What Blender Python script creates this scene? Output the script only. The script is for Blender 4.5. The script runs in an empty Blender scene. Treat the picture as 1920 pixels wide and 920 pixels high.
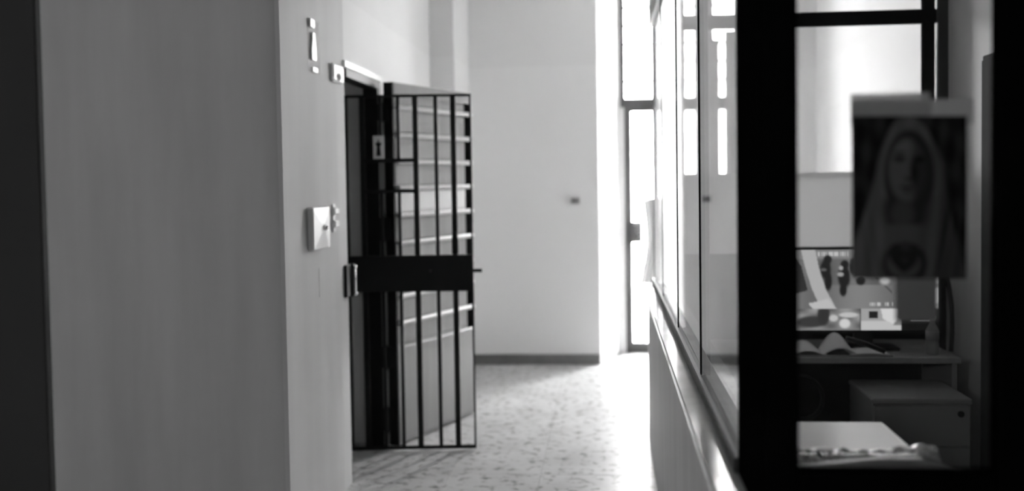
import bpy, math, random
from mathutils import Vector, Matrix

random.seed(7)
S = bpy.context.scene
COL = S.collection

# ------------------------------------------------------------------ camera
cam_d = bpy.data.cameras.new('camera')
cam = bpy.data.objects.new('camera', cam_d)
COL.objects.link(cam)
cam_d.sensor_fit = 'HORIZONTAL'
cam_d.sensor_width = 36.0
cam_d.lens = 2000.0 / 1920.0 * 36.0
cam_d.shift_y = -36.0 / 1920.0
cam_d.clip_start = 0.05
EYE = 1.6
cam.matrix_world = (Matrix.Translation((0, 0, EYE))
                    @ Matrix.Rotation(math.radians(5.14), 4, 'Z')
                    @ Matrix.Rotation(math.radians(90 - 2.4), 4, 'X')
                    @ Matrix.Rotation(math.radians(-0.86), 4, 'Z'))
cam_d.dof.use_dof = True
cam_d.dof.focus_distance = 3.7
cam_d.dof.aperture_fstop = 1.4
S.camera = cam

# ------------------------------------------------------------------ world, daylight, exposure
SKY = 30.0
w = bpy.data.worlds.new('overcast_sky')
S.world = w
w.use_nodes = True
w.node_tree.nodes['Background'].inputs[0].default_value = (1, 1, 1, 1)
w.node_tree.nodes['Background'].inputs[1].default_value = SKY
S.view_settings.view_transform = 'Standard'
S.view_settings.look = 'None'
S.view_settings.gamma = 1.0
S.view_settings.use_curve_mapping = False
S.view_settings.exposure = 1.35
S.cycles.max_bounces = 14
S.cycles.diffuse_bounces = 8
S.cycles.transparent_max_bounces = 24
S.cycles.sample_clamp_indirect = 8.0


def portal(name, loc, rot, sx, sy):
    d = bpy.data.lights.new(name, 'AREA')
    d.shape = 'RECTANGLE'
    d.size, d.size_y = sx, sy
    d.cycles.is_portal = True
    o = bpy.data.objects.new(name, d)
    o.location = loc
    o.rotation_euler = rot
    COL.objects.link(o)


portal('daylight_portal', (0.39, 9.97, 1.7), (math.radians(-90), 0, 0), 0.56, 3.4)
portal('daylight_portal', (0.7625, 9.97, 1.7), (math.radians(-90), 0, 0), 0.13, 3.4)
portal('daylight_portal', (1.075, 9.97, 1.7), (math.radians(-90), 0, 0), 0.26, 3.4)
portal('daylight_portal', (-2.7, -2.45, 2.475), (math.radians(90), 0, 0), 0.5, 0.45)  # sky light through the added, unseen opening behind the viewer


# ------------------------------------------------------------------ materials
def mat(name, col, rough=0.6, spec=0.5, metal=0.0, var=None, bump=None, dado=None):
    """grey procedural material; var=(scale xyz, amount), bump=(scale, strength), dado=(height, grey above)"""
    m = bpy.data.materials.new(name)
    m.use_nodes = True
    nt = m.node_tree
    b = nt.nodes['Principled BSDF']
    b.inputs['Roughness'].default_value = rough
    b.inputs['Metallic'].default_value = metal
    b.inputs['Specular IOR Level'].default_value = spec
    b.inputs['Base Color'].default_value = (col, col, col, 1)
    geo = nt.nodes.new('ShaderNodeNewGeometry')
    src = None
    if dado:
        sep = nt.nodes.new('ShaderNodeSeparateXYZ')
        nt.links.new(geo.outputs['Position'], sep.inputs[0])
        g = nt.nodes.new('ShaderNodeMath'); g.operation = 'GREATER_THAN'
        g.inputs[1].default_value = dado[0]
        nt.links.new(sep.outputs['Z'], g.inputs[0])
        mr = nt.nodes.new('ShaderNodeMapRange')
        mr.inputs['To Min'].default_value = col
        mr.inputs['To Max'].default_value = dado[1]
        nt.links.new(g.outputs[0], mr.inputs['Value'])
        src = mr.outputs['Result']
    if var:
        mp = nt.nodes.new('ShaderNodeMapping')
        mp.inputs['Scale'].default_value = var[0]
        nt.links.new(geo.outputs['Position'], mp.inputs['Vector'])
        n = nt.nodes.new('ShaderNodeTexNoise')
        n.inputs['Scale'].default_value = 1.0
        n.inputs['Detail'].default_value = 5.0
        nt.links.new(mp.outputs[0], n.inputs['Vector'])
        mr = nt.nodes.new('ShaderNodeMapRange')
        mr.inputs['From Min'].default_value = 0.3
        mr.inputs['From Max'].default_value = 0.7
        mr.inputs['To Min'].default_value = 1 - var[1]
        mr.inputs['To Max'].default_value = 1 + var[1]
        nt.links.new(n.outputs['Fac'], mr.inputs['Value'])
        mu = nt.nodes.new('ShaderNodeMath'); mu.operation = 'MULTIPLY'
        nt.links.new(mr.outputs['Result'], mu.inputs[0])
        if src:
            nt.links.new(src, mu.inputs[1])
        else:
            mu.inputs[1].default_value = col
        src = mu.outputs[0]
    if src:
        nt.links.new(src, b.inputs['Base Color'])
    if bump:
        n = nt.nodes.new('ShaderNodeTexNoise')
        n.inputs['Scale'].default_value = bump[0]
        n.inputs['Detail'].default_value = 4.0
        nt.links.new(geo.outputs['Position'], n.inputs['Vector'])
        bp = nt.nodes.new('ShaderNodeBump')
        bp.inputs['Strength'].default_value = bump[1]
        bp.inputs['Distance'].default_value = 0.01
        nt.links.new(n.outputs['Fac'], bp.inputs['Height'])
        nt.links.new(bp.outputs[0], b.inputs['Normal'])
    return m


def glass_mat(name, tint=0.95, rough=0.0):
    m = bpy.data.materials.new(name)
    m.use_nodes = True
    nt = m.node_tree
    nt.nodes.remove(nt.nodes['Principled BSDF'])
    out = nt.nodes['Material Output']
    geo = nt.nodes.new('ShaderNodeNewGeometry')
    mr = nt.nodes.new('ShaderNodeMapRange')
    mr.inputs['To Min'].default_value = 1.5
    mr.inputs['To Max'].default_value = 1 / 1.5
    nt.links.new(geo.outputs['Backfacing'], mr.inputs['Value'])
    fr = nt.nodes.new('ShaderNodeFresnel')
    nt.links.new(mr.outputs['Result'], fr.inputs['IOR'])
    tr = nt.nodes.new('ShaderNodeBsdfTransparent')
    tr.inputs[0].default_value = (tint, tint, tint, 1)
    gl = nt.nodes.new('ShaderNodeBsdfGlossy')
    gl.inputs['Roughness'].default_value = rough
    mx = nt.nodes.new('ShaderNodeMixShader')
    nt.links.new(fr.outputs[0], mx.inputs[0])
    nt.links.new(tr.outputs[0], mx.inputs[1])
    nt.links.new(gl.outputs[0], mx.inputs[2])
    nt.links.new(mx.outputs[0], out.inputs[0])
    return m


def terrazzo(name):
    m = bpy.data.materials.new(name)
    m.use_nodes = True
    nt = m.node_tree
    b = nt.nodes['Principled BSDF']
    geo = nt.nodes.new('ShaderNodeNewGeometry')

    def noise(scale, lo, hi, a, c):
        n = nt.nodes.new('ShaderNodeTexNoise')
        n.inputs['Scale'].default_value = scale
        n.inputs['Detail'].default_value = 3.0
        n.inputs['Roughness'].default_value = 0.55
        nt.links.new(geo.outputs['Position'], n.inputs['Vector'])
        r = nt.nodes.new('ShaderNodeMapRange')
        r.inputs['From Min'].default_value = lo
        r.inputs['From Max'].default_value = hi
        r.inputs['To Min'].default_value = a
        r.inputs['To Max'].default_value = c
        nt.links.new(n.outputs['Fac'], r.inputs['Value'])
        return r.outputs['Result']
    chips = noise(17, 0.53, 0.69, 1.0, 0.32)
    cloud = noise(3.2, 0.3, 0.7, 0.88, 1.08)
    mu = nt.nodes.new('ShaderNodeMath'); mu.operation = 'MULTIPLY'
    nt.links.new(chips, mu.inputs[0]); nt.links.new(cloud, mu.inputs[1])
    m2 = nt.nodes.new('ShaderNodeMath'); m2.operation = 'MULTIPLY'
    m2.inputs[1].default_value = 0.60
    nt.links.new(mu.outputs[0], m2.inputs[0])
    nt.links.new(m2.outputs[0], b.inputs['Base Color'])
    b.inputs['Roughness'].default_value = 0.32
    b.inputs['Specular IOR Level'].default_value = 0.05
    return m


def print_mat(name, emit=0.0, rough=0.5, back=0.0):
    m = bpy.data.materials.new(name)
    m.use_nodes = True
    nt = m.node_tree
    b = nt.nodes['Principled BSDF']
    a = nt.nodes.new('ShaderNodeAttribute')
    a.attribute_name = 'print'
    b.inputs['Roughness'].default_value = rough
    b.inputs['Specular IOR Level'].default_value = 0.1
    if emit:
        b.inputs['Base Color'].default_value = (0.01, 0.01, 0.01, 1)
        nt.links.new(a.outputs['Color'], b.inputs['Emission Color'])
        b.inputs['Emission Strength'].default_value = emit
    else:
        nt.links.new(a.outputs['Color'], b.inputs['Base Color'])
    return m


def thin_mat(name, col, trans):
    """paper or tape that lets some light through"""
    m = bpy.data.materials.new(name)
    m.use_nodes = True
    nt = m.node_tree
    nt.nodes.remove(nt.nodes['Principled BSDF'])
    out = nt.nodes['Material Output']
    d = nt.nodes.new('ShaderNodeBsdfDiffuse'); d.inputs[0].default_value = (col, col, col, 1)
    t = nt.nodes.new('ShaderNodeBsdfTranslucent'); t.inputs[0].default_value = (col, col, col, 1)
    p = nt.nodes.new('ShaderNodeBsdfTransparent')
    m1 = nt.nodes.new('ShaderNodeMixShader'); m1.inputs[0].default_value = 0.5
    nt.links.new(d.outputs[0], m1.inputs[1]); nt.links.new(t.outputs[0], m1.inputs[2])
    m2 = nt.nodes.new('ShaderNodeMixShader'); m2.inputs[0].default_value = trans
    nt.links.new(m1.outputs[0], m2.inputs[1]); nt.links.new(p.outputs[0], m2.inputs[2])
    nt.links.new(m2.outputs[0], out.inputs[0])
    return m


M = dict(
    plaster=mat('plaster_white', 0.80, 0.7, 0.3, var=((0.9, 0.9, 0.5), 0.03), bump=(14, 0.06), dado=(2.59, 0.77)),
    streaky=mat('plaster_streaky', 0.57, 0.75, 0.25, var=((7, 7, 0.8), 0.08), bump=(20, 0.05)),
    litreturn=mat('plaster_return_lit', 0.68, 0.75, 0.25, var=((6, 6, 1.0), 0.04), bump=(20, 0.05)),  # left wall plaster made paler, light on the corridor side put into colour
    ceiling=mat('ceiling_white', 0.82, 0.8, 0.2),
    darkpaint=mat('dark_painted_wall', 0.04, 0.7, 0.1, var=((3, 3, 1), 0.1)),
    lowwall=mat('low_wall_grey', 0.60, 0.5, 0.4, var=((5, 5, 1.0), 0.08)),
    boothgrey=mat('booth_grey', 0.55, 0.55, 0.4, var=((3, 3, 1), 0.06)),
    sidewall=mat('side_wall', 0.52, 0.6, 0.3, var=((3, 3, 1), 0.06)),
    gap=mat('matt_black', 0.008, 0.9, 0.0),
    marble=mat('sill_marble', 0.36, 0.11, 0.32, var=((6, 6, 6), 0.12)),
    base=mat('baseboard_grey', 0.16, 0.45, 0.5, var=((8, 8, 8), 0.15)),
    grout=mat('grout', 0.30, 0.8, 0.2),
    terrazzo=terrazzo('terrazzo'),
    black=mat('black_paint', 0.003, 0.8, 0.0),
    iron=mat('black_iron', 0.012, 0.5, 0.2),
    rail=mat('dark_aluminium', 0.045, 0.45, 0.2),
    grimetal=mat('grey_window_frame', 0.09, 0.6, 0.2),
    chrome=mat('chrome', 0.75, 0.2, 0.5, 1.0),
    wood=mat('painted_wood', 0.33, 0.2, 0.55, var=((14, 14, 1.5), 0.06)),
    woodlight=mat('painted_wood_ledge', 0.55, 0.35, 0.4),
    whitepanel=mat('white_panel', 0.88, 0.3, 0.5),
    white=mat('white_plastic', 0.92, 0.35, 0.5),
    whitegrey=mat('pale_plastic', 0.75, 0.4, 0.5),
    socket=mat('grey_socket', 0.30, 0.4, 0.5),
    desk=mat('desk_laminate', 0.36, 0.4, 0.5, var=((20, 3, 3), 0.06)),
    pedestal=mat('pedestal_grey', 0.30, 0.5, 0.4),
    locker=mat('locker_grey', 0.035, 0.8, 0.05),
    tabletop=mat('table_laminate', 0.85, 0.10, 1.0),
    plastic=mat('black_plastic', 0.015, 0.35, 0.5),
    paper=mat('paper', 0.85, 0.8, 0.2),
    cable=mat('black_cable', 0.015, 0.5, 0.4),
    foil=mat('crumpled_plastic', 0.95, 0.15, 1.0, 0.75, bump=(60, 0.6)),
    cloth=mat('grey_cloth', 0.15, 0.85, 0.1, var=((10, 10, 10), 0.12), bump=(40, 0.25)),
    curtain=mat('curtain_cloth', 0.55, 0.9, 0.1),
    palecloth=mat('pale_cloth', 0.60, 0.85, 0.1),
    ground=mat('courtyard_ground', 0.6, 0.9, 0.1, var=((2, 2, 2), 0.1)),
    glass=glass_mat('window_glass'),
    boothglass=glass_mat('booth_glass', 0.96),
    bottle=thin_mat('bottle_plastic', 0.55, 0.55),
    clear=glass_mat('clear_plastic', 0.93, 0.05),
    tape=thin_mat('tape', 0.48, 0.28),
    frosted=thin_mat('frosted_panel', 0.80, 0.0),
    greysheet=thin_mat('grey_sheet', 0.30, 0.0),
    poster=print_mat('poster_print', rough=0.8),
    screen=print_mat('screen_image', 0.45, 0.25),
)


def emis(name, v):
    m = bpy.data.materials.new(name)
    m.use_nodes = True
    b = m.node_tree.nodes['Principled BSDF']
    b.inputs['Emission Color'].default_value = (1, 1, 1, 1)
    b.inputs['Emission Strength'].default_value = v
    return m


# ------------------------------------------------------------------ mesh builder
class MB:
    def __init__(s):
        s.v, s.f, s.sm = [], [], False

    def add(s, vs, fs):
        n = len(s.v)
        s.v += [Vector(v) for v in vs]
        s.f += [[i + n for i in f] for f in fs]
        return s

    def box(s, x0, x1, y0, y1, z0, z1):
        vs = [(x, y, z) for z in (z0, z1) for y in (y0, y1) for x in (x0, x1)]
        return s.add(vs, [(0, 2, 3, 1), (4, 5, 7, 6), (0, 1, 5, 4), (2, 6, 7, 3), (0, 4, 6, 2), (1, 3, 7, 5)])

    def bbox(s, x0, x1, y0, y1, z0, z1, b):
        """box with all its edges chamfered by b"""
        vs, idx = [], {}
        for iz, z in enumerate((z0, z1)):
            for iy, y in enumerate((y0, y1)):
                for ix, x in enumerate((x0, x1)):
                    sx, sy, sz = (1, -1)[ix], (1, -1)[iy], (1, -1)[iz]
                    idx[ix, iy, iz, 'x'] = len(vs); vs.append((x, y + sy * b, z + sz * b))
                    idx[ix, iy, iz, 'y'] = len(vs); vs.append((x + sx * b, y, z + sz * b))
                    idx[ix, iy, iz, 'z'] = len(vs); vs.append((x + sx * b, y + sy * b, z))
        fs = []
        q = [(0, 0), (1, 0), (1, 1), (0, 1)]
        for k in (0, 1):
            fs.append([idx[k, a, c, 'x'] for a, c in (q if k else q[::-1])])
            fs.append([idx[a, k, c, 'y'] for a, c in (q[::-1] if k else q)])
            fs.append([idx[a, c, k, 'z'] for a, c in (q if k else q[::-1])])
        for a in (0, 1):
            for c in (0, 1):
                fs.append([idx[a, c, 0, 'x'], idx[a, c, 1, 'x'], idx[a, c, 1, 'y'], idx[a, c, 0, 'y']])
                fs.append([idx[a, 0, c, 'x'], idx[a, 1, c, 'x'], idx[a, 1, c, 'z'], idx[a, 0, c, 'z']])
                fs.append([idx[0, a, c, 'y'], idx[1, a, c, 'y'], idx[1, a, c, 'z'], idx[0, a, c, 'z']])
                for d in (0, 1):
                    fs.append([idx[a, c, d, 'x'], idx[a, c, d, 'y'], idx[a, c, d, 'z']])
        return s.add(vs, fs)

    def prism(s, pts, z0, z1):
        """polygon in plan (x, y), extruded in z"""
        n = len(pts)
        vs = [(x, y, z0) for x, y in pts] + [(x, y, z1) for x, y in pts]
        fs = [list(range(n))[::-1], list(range(n, 2 * n))]
        fs += [(i, (i + 1) % n, n + (i + 1) % n, n + i) for i in range(n)]
        return s.add(vs, fs)

    def tube(s, pts, r, n=10, caps=True):
        pts = [Vector(p) for p in pts]
        rs = r if isinstance(r, (list, tuple)) else [r] * len(pts)
        vs, fs = [], []
        t0 = (pts[1] - pts[0]).normalized()
        up = Vector((0, 0, 1)) if abs(t0.z) < 0.9 else Vector((1, 0, 0))
        u = t0.cross(up).normalized()
        for i, p in enumerate(pts):
            t = (pts[min(i + 1, len(pts) - 1)] - pts[max(i - 1, 0)]).normalized()
            u = (u - t * u.dot(t)).normalized()
            v = t.cross(u)
            for k in range(n):
                a = 2 * math.pi * k / n
                vs.append(p + (u * math.cos(a) + v * math.sin(a)) * rs[i])
        for i in range(len(pts) - 1):
            for k in range(n):
                a, b = i * n + k, i * n + (k + 1) % n
                fs.append((a, b, b + n, a + n))
        if caps:
            fs.append(list(range(n))[::-1])
            fs.append([(len(pts) - 1) * n + k for k in range(n)])
        s.sm = True
        return s.add(vs, fs)

    def lathe(s, prof, c, n=20):
        """profile of (radius, height) turned about a vertical axis through c"""
        pts = [(c[0], c[1], c[2] + h) for r, h in prof]
        vs, fs = [], []
        for (r, h) in prof:
            for k in range(n):
                a = 2 * math.pi * k / n
                vs.append((c[0] + r * math.cos(a), c[1] + r * math.sin(a), c[2] + h))
        for i in range(len(prof) - 1):
            for k in range(n):
                a, b = i * n + k, i * n + (k + 1) % n
                fs.append((a, b, b + n, a + n))
        fs.append(list(range(n))[::-1])
        fs.append([(len(prof) - 1) * n + k for k in range(n)])
        s.sm = True
        return s.add(vs, fs)

    def grid(s, fn, nu, nv):
        vs = [fn(i / nu, j / nv) for j in range(nv + 1) for i in range(nu + 1)]
        fs = [(j * (nu + 1) + i, j * (nu + 1) + i + 1, (j + 1) * (nu + 1) + i + 1, (j + 1) * (nu + 1) + i)
              for j in range(nv) for i in range(nu)]
        return s.add(vs, fs)

    def xform(s, m):
        s.v = [m @ v for v in s.v]
        return s

    def build(s, name, m, parent=None, loc=None, smooth=None):
        """link as ONE mesh; vertices are given in world space"""
        if parent is not None:
            o0 = origin(parent)
        elif loc is not None:
            o0 = Vector(loc)
        else:
            xs = [v.x for v in s.v]; ys = [v.y for v in s.v]; zs = [v.z for v in s.v]
            o0 = Vector(((min(xs) + max(xs)) / 2, (min(ys) + max(ys)) / 2, min(zs)))
        me = bpy.data.meshes.new(name)
        me.from_pydata([v - o0 for v in s.v], [], s.f)
        me.materials.append(M[m] if isinstance(m, str) else m)
        if (s.sm if smooth is None else smooth):
            for p in me.polygons:
                p.use_smooth = len(p.vertices) <= 4
        me.update()
        o = bpy.data.objects.new(name, me)
        COL.objects.link(o)
        if parent is not None:
            o.parent = parent
        else:
            o.location = o0
        return o


def origin(o):
    v = Vector((0, 0, 0))
    while o is not None:
        v = v + Vector(o.location)
        o = o.parent
    return v


def B(*a):
    return MB().box(*a)


def tag(o, label=None, cat=None, group=None, kind=None):
    if label: o['label'] = label
    if cat: o['category'] = cat
    if group: o['group'] = group
    if kind: o['kind'] = kind
    return o


def empty(name, loc, label=None, cat=None, group=None, kind=None):
    o = bpy.data.objects.new(name, None)
    o.empty_display_size = 0.1
    o.location = loc
    COL.objects.link(o)
    return tag(o, label, cat, group, kind)


def struct(name, mb, m, label=None):
    return tag(mb.build(name, m), label, kind='structure')


# ================================================================== the room shell
XW = -1.38            # corridor face of the left wall
YB = 9.25             # end wall
YF = 9.90             # window wall
HC = 3.60             # ceiling height

floor = struct('floor', B(-4.2, 2.6, -2.4, 9.93, -0.15, -0.004), 'grout', 'speckled pale terrazzo tile floor of the corridor')
tile_mesh = None
TS = 0.497
for ix in range(-3, 4):
    for iy in range(-5, 6):
        x0, y0 = XW + 0.5 * ix, 7.26 + 0.5 * iy
        if x0 + 0.5 <= -2.4 or y0 < 4.7 or y0 > 9.6:
            continue
        if x0 < XW - 0.01 and not (5.2 < y0 + 0.25 < 6.8):
            continue                      # inside the left wall
        if x0 < -0.2 and y0 > 9.2:
            continue
        if tile_mesh is None:
            t = B(0, TS, 0, TS, -0.02, 0.0).build('tile', 'terrazzo', floor)
            t.data.transform(Matrix.Translation(origin(floor)))
            tile_mesh = t.data
        else:
            t = bpy.data.objects.new('tile', tile_mesh)
            COL.objects.link(t)
            t.parent = floor
        t.location = Vector((x0 + 0.0015, y0 + 0.0015, 0)) - origin(floor)
rest = MB()
rest.box(-4.2, 2.6, -2.4, 4.758, -0.02, -0.0005)
rest.box(0.62, 2.6, 4.762, 9.9, -0.02, -0.0005)
rest.box(-4.2, -2.385, 4.762, 9.9, -0.02, -0.0005)
rest.build('terrazzo_remainder', 'terrazzo', floor)

struct('ceiling', B(-4.2, 2.6, -2.4, 10.1, HC, HC + 0.15), 'ceiling')

# left: the block that faces the viewer, its corridor side, doorway, pier
struct('wall_left_return', B(XW - 0.02, XW, 4.456, 5.56, 0, HC), 'litreturn', 'corridor side of the left wall carrying the switch box, coloured paler as if lit')
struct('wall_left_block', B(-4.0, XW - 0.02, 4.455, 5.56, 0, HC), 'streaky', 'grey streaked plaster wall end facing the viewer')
wl = MB()
wl.box(-1.74, XW, 6.43, 8.35, 0, HC)          # past the doorway
wl.box(-1.74, XW, 5.56, 6.43, 2.215, HC)      # over the doorway
struct('wall_left', wl, 'plaster', 'pale left corridor wall with a doorway')
struct('wall_pier', B(-1.74, -1.19, 8.35, 9.30, 0, HC), 'plaster', 'shallow pier at the end of the left wall')
# the end wall with its splayed corner
struct('wall_end', MB().prism([(-1.19, YB), (-0.075, YB), (0.106, YF), (0.106, YF + 0.2), (-1.19, YF + 0.2)], 0, HC), 'plaster',
       'pale end wall of the corridor')
bb = MB().prism([(-1.19, YB - 0.012), (-0.15, YB - 0.012), (-0.082, YB - 0.004), (-0.082, YB), (-1.19, YB)], 0, 0.09)
struct('baseboard_end', bb, 'base', 'dark grey baseboard along the end wall')
bb2 = MB().box(-1.19, -1.18, 8.35, YB - 0.012, 0, 0.09).box(XW, XW + 0.01, 7.45, 8.34, 0, 0.09).box(XW, -1.18, 8.34, 8.35, 0, 0.09)
struct('baseboard_left', bb2, 'base', 'dark grey baseboard along the left wall and pier')
# dark room behind the barred doorway
ir = MB()
ir.box(-3.4, -3.2, 5.56, 7.2, 0, HC)
ir.box(-3.2, -1.74, 6.95, 7.2, 0, HC)
struct('wall_inner', ir, 'boothgrey', 'grey wall of the room behind the barred gate')

# window wall: piers, spandrel and soffit around two tall bays
ww = MB()
ww.box(0.106, 0.125, YF, YF + 0.2, 0, HC)
ww.box(0.655, 0.71, YF, YF + 0.2, 0, HC)
ww.box(0.815, 0.96, YF, YF + 0.2, 0, HC)
ww.box(1.19, 2.6, YF, YF + 0.2, 0, HC)
for a, c in ((0.125, 0.655), (0.71, 0.815), (0.96, 1.19)):
    ww.box(a, c, YF, YF + 0.2, 3.42, HC)
struct('wall_window', ww, 'plaster', 'pale wall around the bright glazed bays')
struct('wall_right_hall', B(1.89, 2.1, 5.76, YF, 0, HC), 'plaster', 'bright white side wall beyond the booth')
struct('wall_right', B(1.752, 2.1, -2.4, 5.76, 0, HC), 'sidewall', 'grey side wall inside the booth')
# the space the viewer stands in
struct('wall_near_left', B(-4.2, -4.0, -2.4, 5.56, 0, HC), 'boothgrey')
nb = MB()  # wall with an added, unseen high opening that brightens the front faces
nb.box(-4.2, -2.95, -2.6, -2.4, 0, HC)
nb.box(-2.45, 2.6, -2.6, -2.4, 0, HC)
nb.box(-2.95, -2.45, -2.6, -2.4, 0, 2.25)
nb.box(-2.95, -2.45, -2.6, -2.4, 2.70, HC)
struct('wall_near', nb, 'boothgrey')
struct('wall_partition_near', B(0.85, 1.75, 1.86, 1.96, 0, HC), 'darkpaint', 'dark wall right of the booth window')
struct('wall_over_booth', MB().box(0.28, 0.85, 1.88, 1.94, 2.58, HC).box(0.26, 0.32, 1.94, 6.62, 2.62, HC), 'plaster')
struct('trim_1', MB().bbox(-1.75, -1.366, 2.47, 2.5, 0, 3.3, 0.004), 'darkpaint', 'dark painted door jamb at the left edge of the view')
struct('courtyard_ground', B(-6, 8, 10.1, 22, -0.2, -0.05), 'ground')

# ================================================================== glazed bays in the window wall
def bay(n, x0, x1, label, lock=False, e=0.045):
    d = empty('door_%d' % n, ((x0 + x1) / 2, YF + 0.02, 0), label, None, None, 'structure')
    y0, y1 = YF - 0.005, YF + 0.055
    o = 0.035 if lock else 0.0          # the door frame stands a little inside the bay
    k = 0.065 if lock else e * 0.5
    if lock:
        B(x0, x0 + o, YF + 0.0, y1, 0, 2.265).build('jamb', 'plaster', d)
    fr = MB()
    fr.box(x0 + o, x0 + o + k, y0, y1, 0, 2.225)
    fr.box(x1 - k * 0.8, x1, y0, y1, 0, 2.225)
    fr.box(x0 + o, x1, y0, y1, 2.225, 2.265)
    fr.build('door_frame', 'grimetal', d)
    B(x0, x1, y0 - 0.01, y1, 2.265, 2.345).build('transom_rail', 'grimetal', d)
    B(x0 + o + k, x1 - k * 0.8, YF + 0.02, YF + 0.026, 0.09, 2.225).build('glass_pane', 'glass', d)
    B(x0 + o + k, x1 - k * 0.8, y0 + 0.005, y1 - 0.01, 0, 0.09).build('bottom_rail', 'grimetal', d)
    if lock:
        B(x0 + 0.185, x0 + 0.197, YF + 0.01, YF + 0.035, 0.09, 1.02).build('glazing_bar', 'grimetal', d)
        lk = MB().bbox(x0 + 0.095, x0 + 0.19, YF - 0.03, YF + 0.015, 1.02, 1.215, 0.008).build('lock_case', 'grimetal', d)
        MB().tube([(x0 + 0.155, YF - 0.03, 1.10), (x0 + 0.155, YF - 0.06, 1.10)], 0.022, 12).build('lock_knob', 'chrome', lk)
        MB().tube([(x0 + 0.125, YF - 0.03, 1.175), (x0 + 0.125, YF - 0.04, 1.175)], 0.012, 10).build('lock_screw', 'chrome', lk)
    # transom light over the door: frame, muntins, glass
    wd = empty('window_%d' % n, ((x0 + x1) / 2, YF + 0.02, 2.345), None, None, None, 'structure')
    f2 = MB()
    f2.box(x0, x0 + e, y0, y1, 2.345, 3.42)
    f2.box(x1 - e, x1, y0, y1, 2.345, 3.42)
    f2.box(x0 + e, x1 - e, y0, y1, 3.385, 3.42)
    f2.build('window_frame', 'grimetal', wd)
    z = 2.335 + 0.168
    while z < 3.36:
        B(x0 + e, x1 - e, YF + 0.015, YF + 0.027, z - 0.011, z + 0.011).build('muntin', 'grimetal', wd)
        z += 0.168
    if x1 - x0 > 0.4:
        B(x0 + 0.305, x0 + 0.319, YF + 0.012, YF + 0.03, 2.345, 3.385).build('muntin', 'grimetal', wd)
    B(x0 + e, x1 - e, YF + 0.030, YF + 0.035, 2.345, 3.385).build('glass_pane', 'glass', wd)


bay(1, 0.125, 0.655, 'bright glazed door with grey frame at the end of the corridor', True)
bay(2, 0.71, 0.815, 'narrow glazed light seen through the booth glass', e=0.01)
bay(4, 0.96, 1.19, 'glazed bay behind pale curtains seen through the booth glass', e=0.015)
for o_ in S.objects:
    if o_.name == 'window_4':
        o_.name = 'window_6'

# ================================================================== glass partition along the corridor
XG = 0.28
YE = 6.62
struct('wall_low', B(0.24, 0.36, 1.96, YE, 0, 0.93), 'lowwall', 'low grey wall under the glass partition')
sill = struct('trim_2', MB().bbox(0.21, 0.40, 1.96, YE, 0.93, 0.96, 0.004), 'marble', 'polished marble sill on the low wall')
win = empty('window_3', (XG, 4.4, 0.96), 'row of tall glass panes in dark frames along the corridor', None, None, 'structure')
MB().bbox(0.266, 0.318, 2.32, YE, 0.96, 0.995, 0.004).build('bottom_rail', 'rail', win)
MB().bbox(0.262, 0.322, 2.32, YE, 2.53, 2.62, 0.004).build('top_rail', 'rail', win)
ym = [2.32, 3.315, 4.38, 5.58, 6.60]
for y in ym[1:]:
    e = 0.011 if y < 6 else 0.02
    MB().bbox(0.2795, 0.310, y - e, y + e, 0.995, 2.53, 0.002).build('mullion', 'black' if y < 5 else 'rail', win)
for i in range(4):
    B(XG + 0.002, XG + 0.008, ym[i] + (0.013 if i else 0.0), ym[i + 1] - 0.013, 0.995, 2.53).build('glass_pane', 'boothglass', win)

# ================================================================== booth front: black framed window
bf = empty('window_4', (0.56, 1.92, 0), 'black framed front window of the booth', None, None, 'structure')
MB().bbox(0.275, 0.332, 1.90, 2.318, 0.96, 2.58, 0.004).build('corner_post', 'black', bf)
MB().bbox(0.672, 0.85, 1.90, 1.95, 0, 2.58, 0.004).build('side_post', 'black', bf)
MB().bbox(0.332, 0.672, 1.90, 1.95, 0.97, 1.078, 0.004).build('bottom_rail', 'black', bf)
MB().bbox(0.332, 0.672, 1.90, 1.95, 2.10, 2.58, 0.004).build('top_rail', 'black', bf)
MB().bbox(0.365, 0.672, 1.90, 1.955, 0, 0.97, 0.003).build('lower_panel', 'black', bf)
B(0.332, 0.672, 1.922, 1.928, 1.078, 2.10).build('glass_pane', 'boothglass', bf)

# booth back: grey panel to eye height, black glazing bars above
bk = empty('window_5', (1.0, 5.73, 0), 'black framed glazing above a grey panel behind the booth', None, None, 'structure')
B(0.36, 1.75, 5.725, 5.735, 1.2, 1.60).build('frosted_panel', 'frosted', bk)
B(0.36, 1.75, 5.71, 5.75, 0, 1.2).build('lower_panel', 'locker', bk)
B(0.36, 1.75, 5.72, 5.74, 1.60, 1.625).build('panel_cap', 'frosted', bk)
B(0.36, 1.70, 5.70, 5.75, 2.385, 2.455).build('cross_bar', 'black', bk)
B(1.632, 1.688, 5.70, 5.75, 1.625, 2.385).build('upright_bar', 'black', bk)
B(1.632, 1.688, 5.70, 5.75, 2.455, 3.30).build('upright_bar', 'black', bk)
B(1.698, 1.752, 5.69, 5.76, 1.625, 3.30).build('edge_post', 'rail', bk)
B(0.36, 1.75, 5.70, 5.76, 3.30, HC).build('top_panel', 'boothgrey', bk)
B(0.36, 1.632, 5.722, 5.727, 1.625, 2.385).build('glass_pane', 'boothglass', bk)
B(0.36, 1.632, 5.722, 5.727, 2.455, 3.30).build('glass_pane', 'boothglass', bk)

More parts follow.
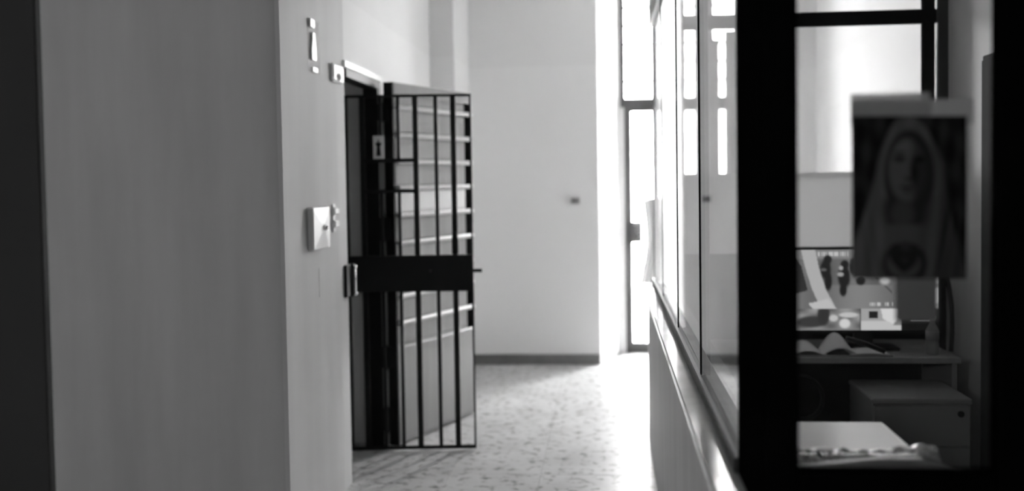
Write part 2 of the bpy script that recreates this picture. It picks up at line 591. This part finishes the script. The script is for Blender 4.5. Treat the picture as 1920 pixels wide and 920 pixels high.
# ================================================================== doorway: frame, wooden door, barred gate
jf = MB()
jf.box(-1.46, -1.372, 6.345, 6.43, 0, 2.215)
jf.box(-1.50, -1.44, 5.56, 5.585, 0, 2.215)
jf.box(-1.46, -1.372, 5.585, 6.345, 2.17, 2.215)
struct('trim_3', jf, 'iron', 'black steel frame of the barred doorway')
struct('trim_4', B(XW, XW + 0.014, 5.54, 6.46, 2.218, 2.25), 'whitepanel', 'thin pale strip over the doorway')

# wooden door swung back almost against the wall
h0 = Vector((-1.285, 6.315, 0))
dd = Vector((0.352, 0.955, 0)).normalized()
nn = Vector((dd.y, -dd.x, 0))                    # towards the corridor
LD = 1.02
DM = Matrix(((dd.x, nn.x, 0, h0.x), (dd.y, nn.y, 0, h0.y), (0, 0, 1, 0), (0, 0, 0, 1)))


def dbox(a0, a1, t0, t1, z0, z1, b=0.0):
    m = MB()
    m.bbox(a0, a1, t0, t1, z0, z1, b) if b else m.box(a0, a1, t0, t1, z0, z1)
    m = m.xform(DM)
    m.f = [f[::-1] for f in m.f]                # DM mirrors
    return m


door = empty('door_3', h0, 'pale wooden door with horizontal ledges swung open behind the barred gate', None, None, 'structure')
dbox(0.012, LD, -0.045, 0.0, 0.012, 2.205).build('leaf', 'wood', door)
dbox(0.0, 0.012, -0.05, 0.012, 0.012, 2.205).build('edge_strip', 'iron', door)
dbox(0.02, LD - 0.004, 0.0, 0.012, 2.135, 2.205, 0.003).build('top_rail', 'wood', door)
led = [2.06, 1.893, 1.732, 1.572, 1.407, 1.238, 1.07, 0.915, 0.752]
for z in led:
    dbox(0.03, LD - 0.015, 0.0, 0.034, z - 0.016, z + 0.012, 0.009).build('ledge', 'woodlight', door)
zs = [2.135] + led + [0.61]
for i in range(len(zs) - 1):
    a, c = zs[i + 1] + 0.016, zs[i] - 0.02
    dbox(0.03, LD - 0.10, 0.0, 0.008, a, c, 0.003).build('board', 'whitepanel' if i == 4 else 'wood', door)
dbox(LD - 0.09, LD - 0.005, 0.0, 0.004, 0.61, 2.13).build('dark_strip', 'gap', door)
dbox(0.02, LD - 0.004, 0.0, 0.010, 0.03, 0.604, 0.003).build('lower_panel', 'wood', door)
B(-1.376, -1.318, 6.347, 6.36, 0.012, 2.12).build('gap_shade', 'socket', door)  # added grey strip, darkens the bright gap beside the door as shade
for za, zb in ((1.975, 2.075), (1.255, 1.395), (0.485, 0.615), (0.10, 0.24)):
    h = MB().box(-1.375, -1.30, 6.318, 6.342, za, zb)
    h.tube([(-1.345, 6.312, za - 0.01), (-1.345, 6.312, zb + 0.01)], 0.014, 8)
    h.build('hinge', 'iron', door, smooth=False)

# barred gate standing open across the corridor
g0, g1 = Vector((-1.553, 6.20, 0)), Vector((-0.797, 6.275, 0))
gd = (g1 - g0); GL = gd.length; gd.normalize()
gn = Vector((gd.y, -gd.x, 0))
GM = Matrix(((gd.x, -gn.x, 0, g0.x), (gd.y, -gn.y, 0, g0.y), (0, 0, 1, 0), (0, 0, 0, 1)))


def gbox(a0, a1, t0, t1, z0, z1):
    return MB().box(a0, a1, t0, t1, z0, z1).xform(GM)


gate = empty('security_gate', g0, 'black iron barred gate standing open across the corridor', 'gate')
zb0, zt = 0.012, 2.122
gbox(0, GL, -0.006, 0.006, zt - 0.016, zt).build('top_rail', 'iron', gate)
gbox(0, GL, -0.008, 0.008, zb0, zb0 + 0.02).build('bottom_rail', 'iron', gate)
gbox(0, 0.03, -0.012, 0.012, zb0 + 0.02, zt - 0.016).build('stile', 'iron', gate)
gbox(GL - 0.012, GL, -0.012, 0.012, zb0 + 0.02, zt - 0.016).build('stile', 'iron', gate)
bars = [(-1.438, 0.016, 0), (-1.332, 0.010, 1), (-1.227, 0.010, 1), (-1.126, 0.016, 0), (-1.006, 0.011, 0), (-0.904, 0.016, 0)]
zp0, zp1 = 0.958, 1.172
for xb, r, cut in bars:
    a = (xb - g0.x) / gd.x
    spans = [(zb0 + 0.02, zp0)]
    spans += [(zp1, 1.552), (1.742, zt - 0.016)] if cut else [(zp1, zt - 0.016)]
    for z0, z1 in spans:
        gbox(a - r, a + r, -r * 0.7, r * 0.7, z0, z1).build('bar', 'iron', gate)
for z in (1.735, 1.553):
    gbox(0.105, 0.438, -0.012, 0.012, z - 0.011, z + 0.011).build('hatch_rail', 'iron', gate)
gbox(0.0, GL - 0.004, -0.03, 0.012, zp0, zp1).build('lock_plate', 'iron', gate)
MB().tube([GM @ Vector((GL - 0.02, 0, 1.076)), GM @ Vector((GL + 0.05, 0, 1.076))], 0.011, 10).build('bolt', 'iron', gate)
pl = MB().tube([GM @ Vector((0.653, -0.012, z)) for z in (1.175, 1.185, 1.265, 1.285, 1.31)], [0.018, 0.021, 0.021, 0.014, 0.010], 10)
pl.build('latch_knob', 'iron', gate)
MB().tube([GM @ Vector((0.505, -0.03, 1.08)), GM @ Vector((0.505, -0.036, 1.08))], 0.007, 10).build('keyhole', 'rail', gate)

# little sign on the gate
sg = empty('gate_sign', (-1.337, 6.19, 1.745), 'small white sign with a dark figure fixed on the barred gate', 'sign')
B(-1.369, -1.305, 6.186, 6.190, 1.745, 1.880).build('plate', 'whitegrey', sg)
fig = MB()
fig.prism([(-0.014, 0.0), (0.014, 0.0), (0.009, 0.055), (0.013, 0.06), (0.020, 0.078), (0.007, 0.076), (0.0, 0.10), (-0.007, 0.076), (-0.020, 0.078), (-0.013, 0.06), (-0.009, 0.055)], 0, 0.0015)
fig.xform(Matrix.Translation((-1.337, 6.186, 1.762)) @ Matrix.Rotation(math.radians(90), 4, 'X'))
fig.build('pictogram', 'iron', sg)

# lock keep on the near edge of the doorway
lk = empty('lock_keep', (-1.40, 5.52, 1.0), 'black lock keep with a chrome pin on the doorway edge', 'lock')
MB().bbox(-1.379, -1.362, 5.46, 5.56, 1.005, 1.175, 0.004).build('plate', 'iron', lk)
MB().bbox(-1.379, -1.352, 5.562, 5.60, 1.0, 1.175, 0.004).build('case', 'iron', lk)
MB().tube([(-1.345, 5.575, 1.012), (-1.345, 5.575, 1.165)], 0.006, 8).build('pin', 'chrome', lk)
for z in (1.015, 1.16):
    MB().lathe([(0.001, -0.012), (0.009, -0.008), (0.012, 0), (0.009, 0.008), (0.001, 0.012)], (-1.345, 5.575, z), 10).build('pin_knob', 'chrome', lk)

# ================================================================== things on the left wall
sw = empty('light_switch', (XW, 4.95, 1.295), 'square white switch box with a small knob on the left wall', 'switch')
x0, x1 = XW + 0.001, -1.335
a0, a1, z0, z1 = 4.80, 5.09, 1.295, 1.495
ca, cz = (a0 + a1) / 2, (z0 + z1) / 2
MB().bbox(x0, x1 - 0.012, a0, a1, z0, z1, 0.006).build('housing', 'whitegrey', sw)
cov = MB()
cov.add([(x1 - 0.012, a0 + 0.004, z0 + 0.004), (x1 - 0.012, a1 - 0.004, z0 + 0.004), (x1 - 0.012, a1 - 0.004, z1 - 0.004), (x1 - 0.012, a0 + 0.004, z1 - 0.004),
         (x1 - 0.005, ca - 0.03, cz - 0.02), (x1 - 0.005, ca + 0.03, cz - 0.02), (x1 - 0.005, ca + 0.03, cz + 0.02), (x1 - 0.005, ca - 0.03, cz + 0.02)],
        [(0, 1, 5, 4), (1, 2, 6, 5), (2, 3, 7, 6), (3, 0, 4, 7), (4, 5, 6, 7), (3, 2, 1, 0)])
cov.build('cover', 'white', sw)
MB().tube([(x1 - 0.006, ca + 0.02, cz), (x1 + 0.012, ca + 0.02, cz)], [0.013, 0.010], 10).build('knob', 'chrome', sw)
B(XW - 0.001, XW + 0.0012, 4.985, 4.991, 1.06, 1.20).build('cable_trace', 'socket', sw)
jb = empty('cable_clip', (XW, 5.30, 1.38), 'two little white clips beside the switch box', 'clip')
for z in (1.40, 1.465):
    MB().bbox(XW, XW + 0.022, 5.24, 5.32, z - 0.02, z + 0.018, 0.006).build('clip_body', 'white', jb)
MB().bbox(XW, XW + 0.008, 5.25, 5.30, 1.36, 1.50, 0.002).build('clip_strip', 'whitegrey', jb)

on = empty('wall_ornament', (XW, 4.98, 2.13), 'small white bottle-shaped ornament in a clear holder high on the wall', 'ornament')
B(XW + 0.001, XW + 0.004, 4.88, 5.08, 2.13, 2.376).build('holder', 'clear', on)
MB().bbox(XW + 0.004, XW + 0.012, 4.90, 4.975, 2.335, 2.376, 0.003).build('clip', 'white', on)
bt = MB().prism([(-0.034, 0), (0.034, 0), (0.037, 0.006), (0.036, 0.055), (0.022, 0.095), (0.018, 0.128), (-0.018, 0.128), (-0.022, 0.095), (-0.036, 0.055), (-0.037, 0.006)], 0, 0.008)
bt.xform(Matrix.Translation((XW + 0.004, 4.955, 2.185)) @ Matrix(((0, 0, 1, 0), (1, 0, 0, 0), (0, 1, 0, 0), (0, 0, 0, 1))))
bt.build('bottle_figure', 'white', on)
MB().prism([(XW + 0.004, 4.91), (XW + 0.012, 4.93), (XW + 0.012, 5.01), (XW + 0.004, 5.03)], 2.13, 2.152).build('tray', 'white', on)

bx = empty('alarm_sensor', (XW, 5.38, 2.115), 'rounded white sensor box at the top corner of the doorway', 'sensor')
MB().bbox(XW, XW + 0.022, 5.27, 5.48, 2.115, 2.21, 0.010).build('body', 'white', bx)
MB().lathe([(0.006, -0.02), (0.018, -0.016), (0.024, 0), (0.018, 0.016), (0.006, 0.02)], (XW + 0.016, 5.36, 2.145), 14).build('lens', 'white', bx)

so = empty('wall_socket', (-0.29, YB, 1.384), 'small grey switch socket alone on the end wall', 'socket')
MB().bbox(-0.352, -0.232, YB - 0.012, YB, 1.384, 1.484, 0.004).build('plate', 'whitegrey', so)
MB().bbox(-0.318, -0.240, YB - 0.018, YB - 0.012, 1.400, 1.452, 0.002).build('insert', 'socket', so)
B(-0.30, -0.27, YB - 0.022, YB - 0.018, 1.414, 1.440).build('rocker', 'base', so)

# cloth hanging by the glazed door
cl = MB()


def clothf(u, v):
    z = 1.42 - 0.78 * v
    xl = 0.315 + 0.045 * math.sin(v * 3.1) - 0.03 * v
    x = xl + (0.62 - xl) * u
    return (x, 9.80 + 0.018 * math.sin(u * 26 + v * 2), z)


cl.grid(clothf, 30, 20)
hc = tag(cl.build('hanging_cloth', 'palecloth', smooth=True), 'pale grey cloth hanging in front of the glazed door', 'cloth')
hc.modifiers.new('thickness', 'SOLIDIFY').thickness = 0.006
for xa, xb, ztop_, lab in ((0.945, 1.022, 2.84, 'narrow pale curtain hanging left of the slit of light'), (1.068, 1.21, 2.92, 'wider pale curtain hanging right of the slit of light')):
    cu = MB().grid(lambda u, v: (xa + (xb - xa) * u, 9.86 + 0.012 * math.sin(u * (xb - xa) * 140), ztop_ - (ztop_ - 0.3) * v), 24, 6)
    cu = tag(cu.build('curtain', 'curtain', smooth=True), lab, 'curtain')
    cu.modifiers.new('thickness', 'SOLIDIFY').thickness = 0.004
    cr = MB().tube([(xa - 0.01, 9.86, ztop_ + 0.008), (xb + 0.01, 9.86, ztop_ + 0.008)], 0.009, 8)
    for xx in (xa - 0.005, xb + 0.005):
        cr.tube([(xx, 9.86, ztop_ + 0.008), (xx, 9.895, ztop_ + 0.008)], 0.005, 6)
    cr.build('curtain_rod', 'grimetal', cu)
rodm = empty('cloth_rail', (0.6, 9.85, 1.40), 'thin rail carrying the pale cloth at the glazed door', 'rail')
MB().tube([(0.36, 9.81, 1.425), (0.66, 9.81, 1.425)], 0.006, 8).build('rod', 'grimetal', rodm)
MB().tube([(0.66, 9.81, 1.425), (0.68, 9.83, 1.425), (0.68, 9.90, 1.425)], 0.006, 8).build('bracket', 'grimetal', rodm)

# ================================================================== the booth
# ---- computer desk
dk = empty('computer_desk', (1.0, 5.36, 0), 'grey desk carrying the monitor at the back of the booth', 'desk')
MB().bbox(0.42, 1.63, 5.10, 5.685, 0.722, 0.75, 0.003).build('top', 'desk', dk)
B(1.602, 1.624, 5.14, 5.66, 0, 0.722).build('side_panel', 'desk', dk)
B(0.43, 0.452, 5.14, 5.66, 0, 0.722).build('side_panel', 'desk', dk)
B(0.452, 1.602, 5.62, 5.64, 0.25, 0.722).build('back_panel', 'plastic', dk)

# ---- drawer pedestal
pd = empty('drawer_pedestal', (1.36, 5.0, 0), 'grey drawer pedestal with a round lock standing under the desk', 'drawers')
MB().bbox(1.155, 1.575, 4.80, 5.24, 0.03, 0.595, 0.004).build('body', 'pedestal', pd)
MB().bbox(1.150, 1.58, 4.785, 5.245, 0.595, 0.62, 0.006).build('top', 'pedestal', pd)
for z0, z1, lock in ((0.412, 0.588, True), (0.228, 0.404, False), (0.045, 0.22, False)):
    dr = MB().bbox(1.160, 1.570, 4.784, 4.80, z0, z1, 0.003).build('drawer', 'pedestal', pd)
    if lock:
        MB().tube([(1.528, 4.784, 0.555), (1.528, 4.776, 0.555)], 0.014, 16).build('lock', 'plastic', dr)
for x in (1.19, 1.54):
    for y in (4.83, 5.20):
        MB().tube([(x, y, 0.0), (x, y, 0.03)], 0.02, 10).build('castor', 'plastic', pd)

# ---- monitor
YS = 5.30
mo = empty('monitor', (1.24, 5.36, 0.75), 'large black monitor showing camera pictures on the desk', 'monitor')
sx0, sx1, sz0, sz1 = 0.905, 1.585, 0.852, 1.246
hb = MB()
hb.box(sx0 - 0.014, sx1 + 0.014, YS + 0.004, YS + 0.045, sz0 - 0.016, sz1 + 0.012)
hb.build('back_housing', 'plastic', mo)
fb = MB()
fb.box(sx0 - 0.014, sx0, YS - 0.006, YS + 0.004, sz0 - 0.016, sz1 + 0.012)
fb.box(sx1, sx1 + 0.014, YS - 0.006, YS + 0.004, sz0 - 0.016, sz1 + 0.012)
fb.box(sx0, sx1, YS - 0.006, YS + 0.004, sz1, sz1 + 0.012)
fb.box(sx0, sx1, YS - 0.006, YS + 0.004, sz0 - 0.016, sz0)
fb.build('bezel', 'plastic', mo)
B(1.20, 1.29, YS + 0.045, YS + 0.075, 0.765, 1.0).build('neck', 'plastic', mo)
MB().bbox(1.08, 1.41, YS + 0.0, YS + 0.16, 0.75, 0.765, 0.005).build('foot', 'plastic', mo)


def painted(mb, name, m, parent, fn, nu, nv, place):
    """flat print: a fine grid whose point colours come from fn(u, v)"""
    vs = [Vector(place(i / nu, j / nv)) for j in range(nv + 1) for i in range(nu + 1)]
    fs = [(j * (nu + 1) + i, (j + 1) * (nu + 1) + i, (j + 1) * (nu + 1) + i + 1, j * (nu + 1) + i + 1) for j in range(nv) for i in range(nu)]
    mb.add(vs, fs)
    o = mb.build(name, m, parent, smooth=False)
    at = o.data.attributes.new('print', 'FLOAT_COLOR', 'POINT')
    k = 0
    for j in range(nv + 1):
        for i in range(nu + 1):
            g = max(0.0, fn(i / nu, j / nv))
            at.data[k].color = (g, g, g, 1)
            k += 1
    return o


def sst(a, b, x):
    t = min(1, max(0, (x - a) / (b - a)))
    return t * t * (3 - 2 * t)


def ell(x, y, cx, cy, rx, ry, soft=0.25):
    d = math.hypot((x - cx) / rx, (y - cy) / ry)
    return 1 - sst(1 - soft, 1 + soft, d)


def inpoly(x, y, P):
    c = False
    for i in range(len(P)):
        (xa, ya), (xb, yb) = P[i], P[i - 1]
        if (ya > y) != (yb > y) and x < (xb - xa) * (y - ya) / (yb - ya) + xa:
            c = not c
    return c


# layout of the screen picture, in hundredths of the screen width from its left edge
def screen_fn(u, v):
    x, y = 1488 + 269 * u, 468 + 153 * v
    g = 0.13 + 0.05 * math.sin(x * 0.06) * math.sin(y * 0.05 + 1)
    if y < 486:
        g = 0.20
        if 1532 < x < 1590 and 472 < y < 481 and math.sin(x * 1.25) + math.sin(x * 0.53) > -0.3:
            g = 0.5
    if y > 535:
        g = 0.17 + 0.04 * math.sin(x * 0.04)
    if inpoly(x, y, [(1500, 466), (1527, 466), (1534, 500), (1548, 545), (1568, 581), (1540, 582), (1522, 545), (1508, 500)]):
        g = 0.40
    if inpoly(x, y, [(1486, 480), (1502, 500), (1513, 545), (1486, 552)]):
        g = 0.03
    for q in (ell(x, y, 1551, 487, 8, 9), ell(x, y, 1547, 505, 10, 18), ell(x, y, 1552, 528, 7, 18),
              ell(x, y, 1583, 497, 8, 9), ell(x, y, 1582, 520, 12, 22), ell(x, y, 1580, 545, 7, 12),
              ell(x, y, 1613, 527, 9, 9), ell(x, y, 1600, 500, 8, 16)):
        g = g * (1 - q) + 0.015 * q
    for q, l in ((ell(x, y, 1576, 503, 4, 4), 0.35), (ell(x, y, 1575, 515, 6, 4), 0.32), (ell(x, y, 1543, 506, 6, 3), 0.10)):
        g = g * (1 - q) + l * q
    if inpoly(x, y, [(1514, 570), (1552, 561), (1566, 580), (1525, 582)]):
        g = 0.48
    if 1640 < x < 1672 and 518 < y < 560 and abs((y - 520) - (x - 1642)) < 2.5:
        g *= 0.55
    q = ell(x, y, 1658, 527, 9, 8, 0.5); g = g * (1 - q) + 0.42 * q
    if 1626 < x < 1674 and 568 < y < 575 and math.sin(x * 1.3) + math.sin(x * 0.47) > 0.1:
        g = 0.5
    if y > 581:
        g = 0.006
        if x < 1612:
            g = 0.20 + 0.1 * math.sin(x * 0.11) * math.cos(y * 0.2)
            q = ell(x, y, 1520, 605, 30, 11); g = g * (1 - q) + 0.04 * q
            q = ell(x, y, 1543, 592, 12, 20); g = g * (1 - q) + 0.03 * q
            q = ell(x, y, 1583, 608, 10, 9); g = g * (1 - q) + 0.6 * q
            q = ell(x, y, 1562, 598, 8, 6); g = g * (1 - q) + 0.5 * q
            q = ell(x, y, 1590, 592, 18, 5); g = g * (1 - q) + 0.5 * q
        elif 1614 < x < 1689:
            g = 0.34 if y < 604 else 0.50
            if inpoly(x, y, [(1650, 580), (1690, 580), (1690, 600), (1676, 610), (1655, 600)]):
                g = 0.62
            if inpoly(x, y, [(1690, 588), (1690, 612), (1674, 611)]):
                g = 0.2
            if 1629 < x < 1646 and 586 < y < 598:
                g = 0.015
        elif 1708 < x < 1744 and 600 < y < 604 and math.sin(x * 1.2) > -0.6:
            g = 0.2
    elif x > 1738:
        g = 0.30 + 0.25 * (1 if 542 < y < 570 else 0) - 0.15 * (1 if 533 < y < 541 else 0)
    return g


painted(MB(), 'screen', 'screen', mo, screen_fn, 160, 92,
        lambda u, v: (sx0 + (sx1 - sx0) * u, YS - 0.001, sz1 - (sz1 - sz0) * v))

# ---- things on the desk
bo = empty('water_bottle', (1.53, 5.20, 0.75), 'small clear water bottle at the right end of the desk', 'bottle')
MB().lathe([(0.026, 0), (0.030, 0.006), (0.030, 0.05), (0.028, 0.06), (0.030, 0.07), (0.030, 0.115), (0.012, 0.15), (0.012, 0.165)], (1.53, 5.20, 0.75), 20).build('body', 'bottle', bo)
MB().lathe([(0.014, 0), (0.014, 0.016), (0.012, 0.018)], (1.53, 5.20, 0.915), 16).build('cap', 'whitegrey', bo)
MB().lathe([(0.0305, 0), (0.0305, 0.042)], (1.53, 5.20, 0.822), 20).build('band', 'pedestal', bo)

nbk = empty('open_notebook', (1.10, 5.24, 0.75), 'open notebook with raised curling pages on the desk', 'notebook')
MB().bbox(0.90, 1.33, 5.125, 5.29, 0.75, 0.757, 0.001).build('cover', 'pedestal', nbk)


def page(xa, xb, hmax, ph):
    m = MB()

    def f(u, v):
        return (xa + (xb - xa) * u, 5.14 + 0.14 * v, 0.759 + hmax * math.sin(math.pi * min(1, u * 1.0 + ph) ) * (0.35 + 0.65 * v) * 1.0)
    m.grid(f, 16, 6)
    o = m.build('page', 'paper', nbk, smooth=True)
    o.modifiers.new('thickness', 'SOLIDIFY').thickness = 0.003
    return o


page(0.88, 1.03, 0.05, 0.10)
page(1.01, 1.17, 0.085, 0.0)
page(1.14, 1.32, 0.012, 0.0)
pen = MB().tube([(1.115, 5.135, 0.838), (1.20, 5.125, 0.812), (1.29, 5.118, 0.775)], [0.010, 0.012, 0.011], 10)
tag(pen.build('black_marker', 'plastic'), 'thick black marker lying across the open notebook', 'marker')

cb = MB().tube([(1.66 + 0.02 * math.sin(t * 3.0), 5.45 - 0.1 * t, 1.16 - 0.42 * t + 0.0) for t in [i / 14 for i in range(15)]], 0.011, 8)
tag(cb.build('power_cable', 'cable'), 'black cable hanging down beside the monitor', 'cable')
lp = MB().tube([(0.886 + 0.108 * math.cos(a), 5.07 + 0.012 * math.sin(a * 2), 0.566 + 0.101 * math.sin(a)) for a in [-2.6 + 5.0 * i / 24 for i in range(25)]]
               + [(0.80, 5.075, 0.70), (0.798, 5.078, 0.752), (0.80, 5.10, 0.7605), (0.80, 5.20, 0.7605)], 0.010, 8)
tag(lp.build('cable_loop', 'cable'), 'loop of black cable hanging down from the desk edge', 'cable')

# ---- tall locker against the side wall
lo = empty('tall_locker', (1.70, 4.0, 0), 'tall dark grey locker beside the booth side wall', 'locker')
MB().bbox(1.655, 1.748, 3.1, 4.90, 0.05, 2.122, 0.004).build('body', 'locker', lo)
B(1.662, 1.745, 3.12, 4.88, 0.0, 0.05).build('plinth', 'plastic', lo)
for i in range(3):
    ya = 3.11 + i * 0.597
    dr = MB().bbox(1.648, 1.655, ya, ya + 0.588, 0.07, 2.10, 0.002).build('door', 'locker', lo)
    MB().bbox(1.640, 1.648, ya + 0.05, ya + 0.07, 1.0, 1.12, 0.002).build('handle', 'rail', dr)

# ---- pale counter behind the front window and the bundle on it
tb = empty('pale_counter', (0.52, 2.35, 0), 'glossy pale counter top just behind the booth front window', 'counter')
MB().bbox(0.345, 0.686, 1.972, 2.743, 0.9605, 0.98, 0.003).build('top', 'tabletop', tb)
for y in (2.05, 2.70):
    B(0.64, 0.672, y - 0.016, y + 0.016, 0, 0.9605).build('leg', 'rail', tb)
B(0.405, 0.64, 2.694, 2.706, 0.90, 0.9605).build('apron', 'rail', tb)

bu = empty('wrapped_bundle', (0.58, 2.2, 0.98), 'soft grey bundle edged with shiny crumpled plastic on the pale counter', 'bundle')
rnd = random.Random(3)
ph = [(rnd.uniform(5, 55), rnd.uniform(5, 55), rnd.uniform(0, 6)) for _ in range(12)]


def wob(x, y):
    return sum(math.sin(a * x + b * y + c) for a, b, c in ph) / 12


def ztop(x):
    if x < 0.66:
        return 0.996 + 0.019 * sst(0.35, 0.60, x)
    return 1.015 - 0.36 * (x - 0.66)


def bun(u, v):
    x = 0.37 + 0.50 * u
    y = 2.02 + 0.29 * v
    e = 1 - (2 * v - 1) ** 4
    z = ztop(x) - 0.030 * (1 - e) + 0.007 * wob(x, y) * e
    if x < 0.69:
        z = max(z, 0.9805)
    return (x, y, z)


o = MB().grid(bun, 70, 30).build('cover', 'cloth', bu, smooth=True)
o.modifiers.new('thickness', 'SOLIDIFY').thickness = -0.003


def fo(u, v):
    x = 0.36 + 0.33 * u
    y = 2.285 + 0.06 * v
    sb = math.sin(math.pi * v)
    z = ztop(x) - 0.006 + 0.022 * sb * (0.55 + 0.45 * math.sin(7 * u + 0.5)) + 0.013 * wob(x * 7, y * 6) * sb
    return (x, y + 0.006 * wob(x * 6 + 3, v * 3), max(z, 0.9806))


o = MB().grid(fo, 120, 16).build('plastic_edge', 'foil', bu, smooth=False)
o.modifiers.new('thickness', 'SOLIDIFY').thickness = -0.0015

# ================================================================== paper on the booth glass
po = empty('poster', (0.523, 1.915, 1.42), 'dark printed picture of a veiled woman taped to the booth glass', 'poster')


def poster_fn(u, v):
    n = 0.012 * (math.sin(u * 31 + v * 17) + math.sin(u * 13 - v * 29) + math.sin(u * 47 + 2))
    g = 0.055 + n
    # veil: outline half-widths down the sheet
    if v < 0.30:
        t = v / 0.30
        l, r = 0.46 - 0.24 * math.sqrt(t), 0.50 + 0.30 * math.sqrt(t)
    else:
        t = (v - 0.30) / 0.70
        l, r = 0.22 - 0.34 * t ** 1.3, 0.80 + 0.22 * t ** 1.5
    inside = sst(l - 0.02, l + 0.02, u) * (1 - sst(r - 0.02, r + 0.02, u))
    veil = 0.24 - 0.12 * sst(0.55, 0.85, u) + 0.03 * math.sin(u * 40 + v * 6)
    g = g * (1 - inside) + veil * inside
    # shade inside the veil, around the face and down to the neck
    q = max(ell(u, v, 0.50, 0.36, 0.225, 0.285, 0.12), ell(u, v, 0.47, 0.58, 0.20, 0.16, 0.3))
    g = g * (1 - q) + 0.07 * q
    # edge of the veil over the brow
    d = abs(math.hypot((u - 0.50) / 0.235, (v - 0.37) / 0.30) - 1)
    if v < 0.5:
        g += 0.06 * (1 - sst(0.0, 0.10, d))
    q = ell(u, v, 0.485, 0.335, 0.165, 0.195, 0.14)
    face = 0.24 - 0.15 * sst(0.48, 0.58, u) + 0.04 * sst(0.30, 0.18, v)
    g = g * (1 - q) + face * q
    for cx, cy, rx, ry, l in ((0.415, 0.262, 0.055, 0.020, 0.07), (0.585, 0.265, 0.05, 0.022, 0.045), (0.415, 0.225, 0.06, 0.010, 0.11),
                              (0.54, 0.34, 0.03, 0.075, 0.05), (0.49, 0.385, 0.035, 0.012, 0.09), (0.475, 0.435, 0.06, 0.012, 0.08), (0.48, 0.465, 0.04, 0.012, 0.13)):
        q = ell(u, v, cx, cy, rx, ry, 0.6)
        g = g * (1 - q) + l * q
    q = ell(u, v, 0.44, 0.60, 0.10, 0.08, 0.4); g = g * (1 - q) + 0.15 * q       # neck
    if v > 0.655:                                                                  # dress
        q = sst(0.28, 0.32, u) * (1 - sst(0.62, 0.67, u)) * sst(0.655, 0.675, v)
        g = g * (1 - q) + (0.20 - 0.05 * sst(0.5, 0.65, u)) * q
    r = math.hypot((u - 0.46) / 0.175, (v - 0.905) / 0.11)                          # ringed heart
    g -= 0.13 * math.exp(-((r - 1) / 0.16) ** 2)
    hx, hy = (u - 0.46) / 0.115, -(v - 0.885) / 0.085
    hh = (hx * hx + hy * hy - 1) ** 3 - hx * hx * hy ** 3
    if hh < 0:
        g = 0.06 + 0.03 * (1 if abs(hx) + abs(hy) < 0.35 else 0)
    q = ell(u, v, 0.47, 0.80, 0.05, 0.03, 0.5); g = g * (1 - q) + 0.10 * q
    for s_ in (0.12, 0.20, 0.78, 0.86):                                            # folds of the mantle
        if v > 0.5:
            g -= 0.05 * math.exp(-(((u - s_ + (0.8 - v) * 0.25 * (1 if s_ < 0.5 else -1)) / 0.02) ** 2)) * sst(0.5, 0.65, v)
    return min(0.5, max(0.01, g - 0.025)) * 0.42


painted(MB(), 'print', 'poster', po, poster_fn, 90, 126,
        lambda u, v: (0.4265 + (0.6215 - 0.4265) * u, 1.9165 - 0.0025 * math.sin(3.1 * v) ** 2, 1.705 - (1.705 - 1.421) * v - 0.003 * u))
bkp = MB().grid(lambda u, v: (0.4265 + 0.195 * u, 1.9180, 1.705 - 0.284 * v - 0.003 * u), 4, 6).build('backing', 'paper', po)
B(0.4255, 0.560, 1.9190, 1.9196, 1.690, 1.744).build('tape', 'tape', po)
B(0.4255, 0.632, 1.9197, 1.9203, 1.688, 1.732).build('tape', 'tape', po)
gs = B(0.502, 0.574, 1.9205, 1.9212, 1.345, 1.43)
tag(gs.build('paper_sheet', 'greysheet'), 'plain grey slip of paper hanging below the poster', 'paper')
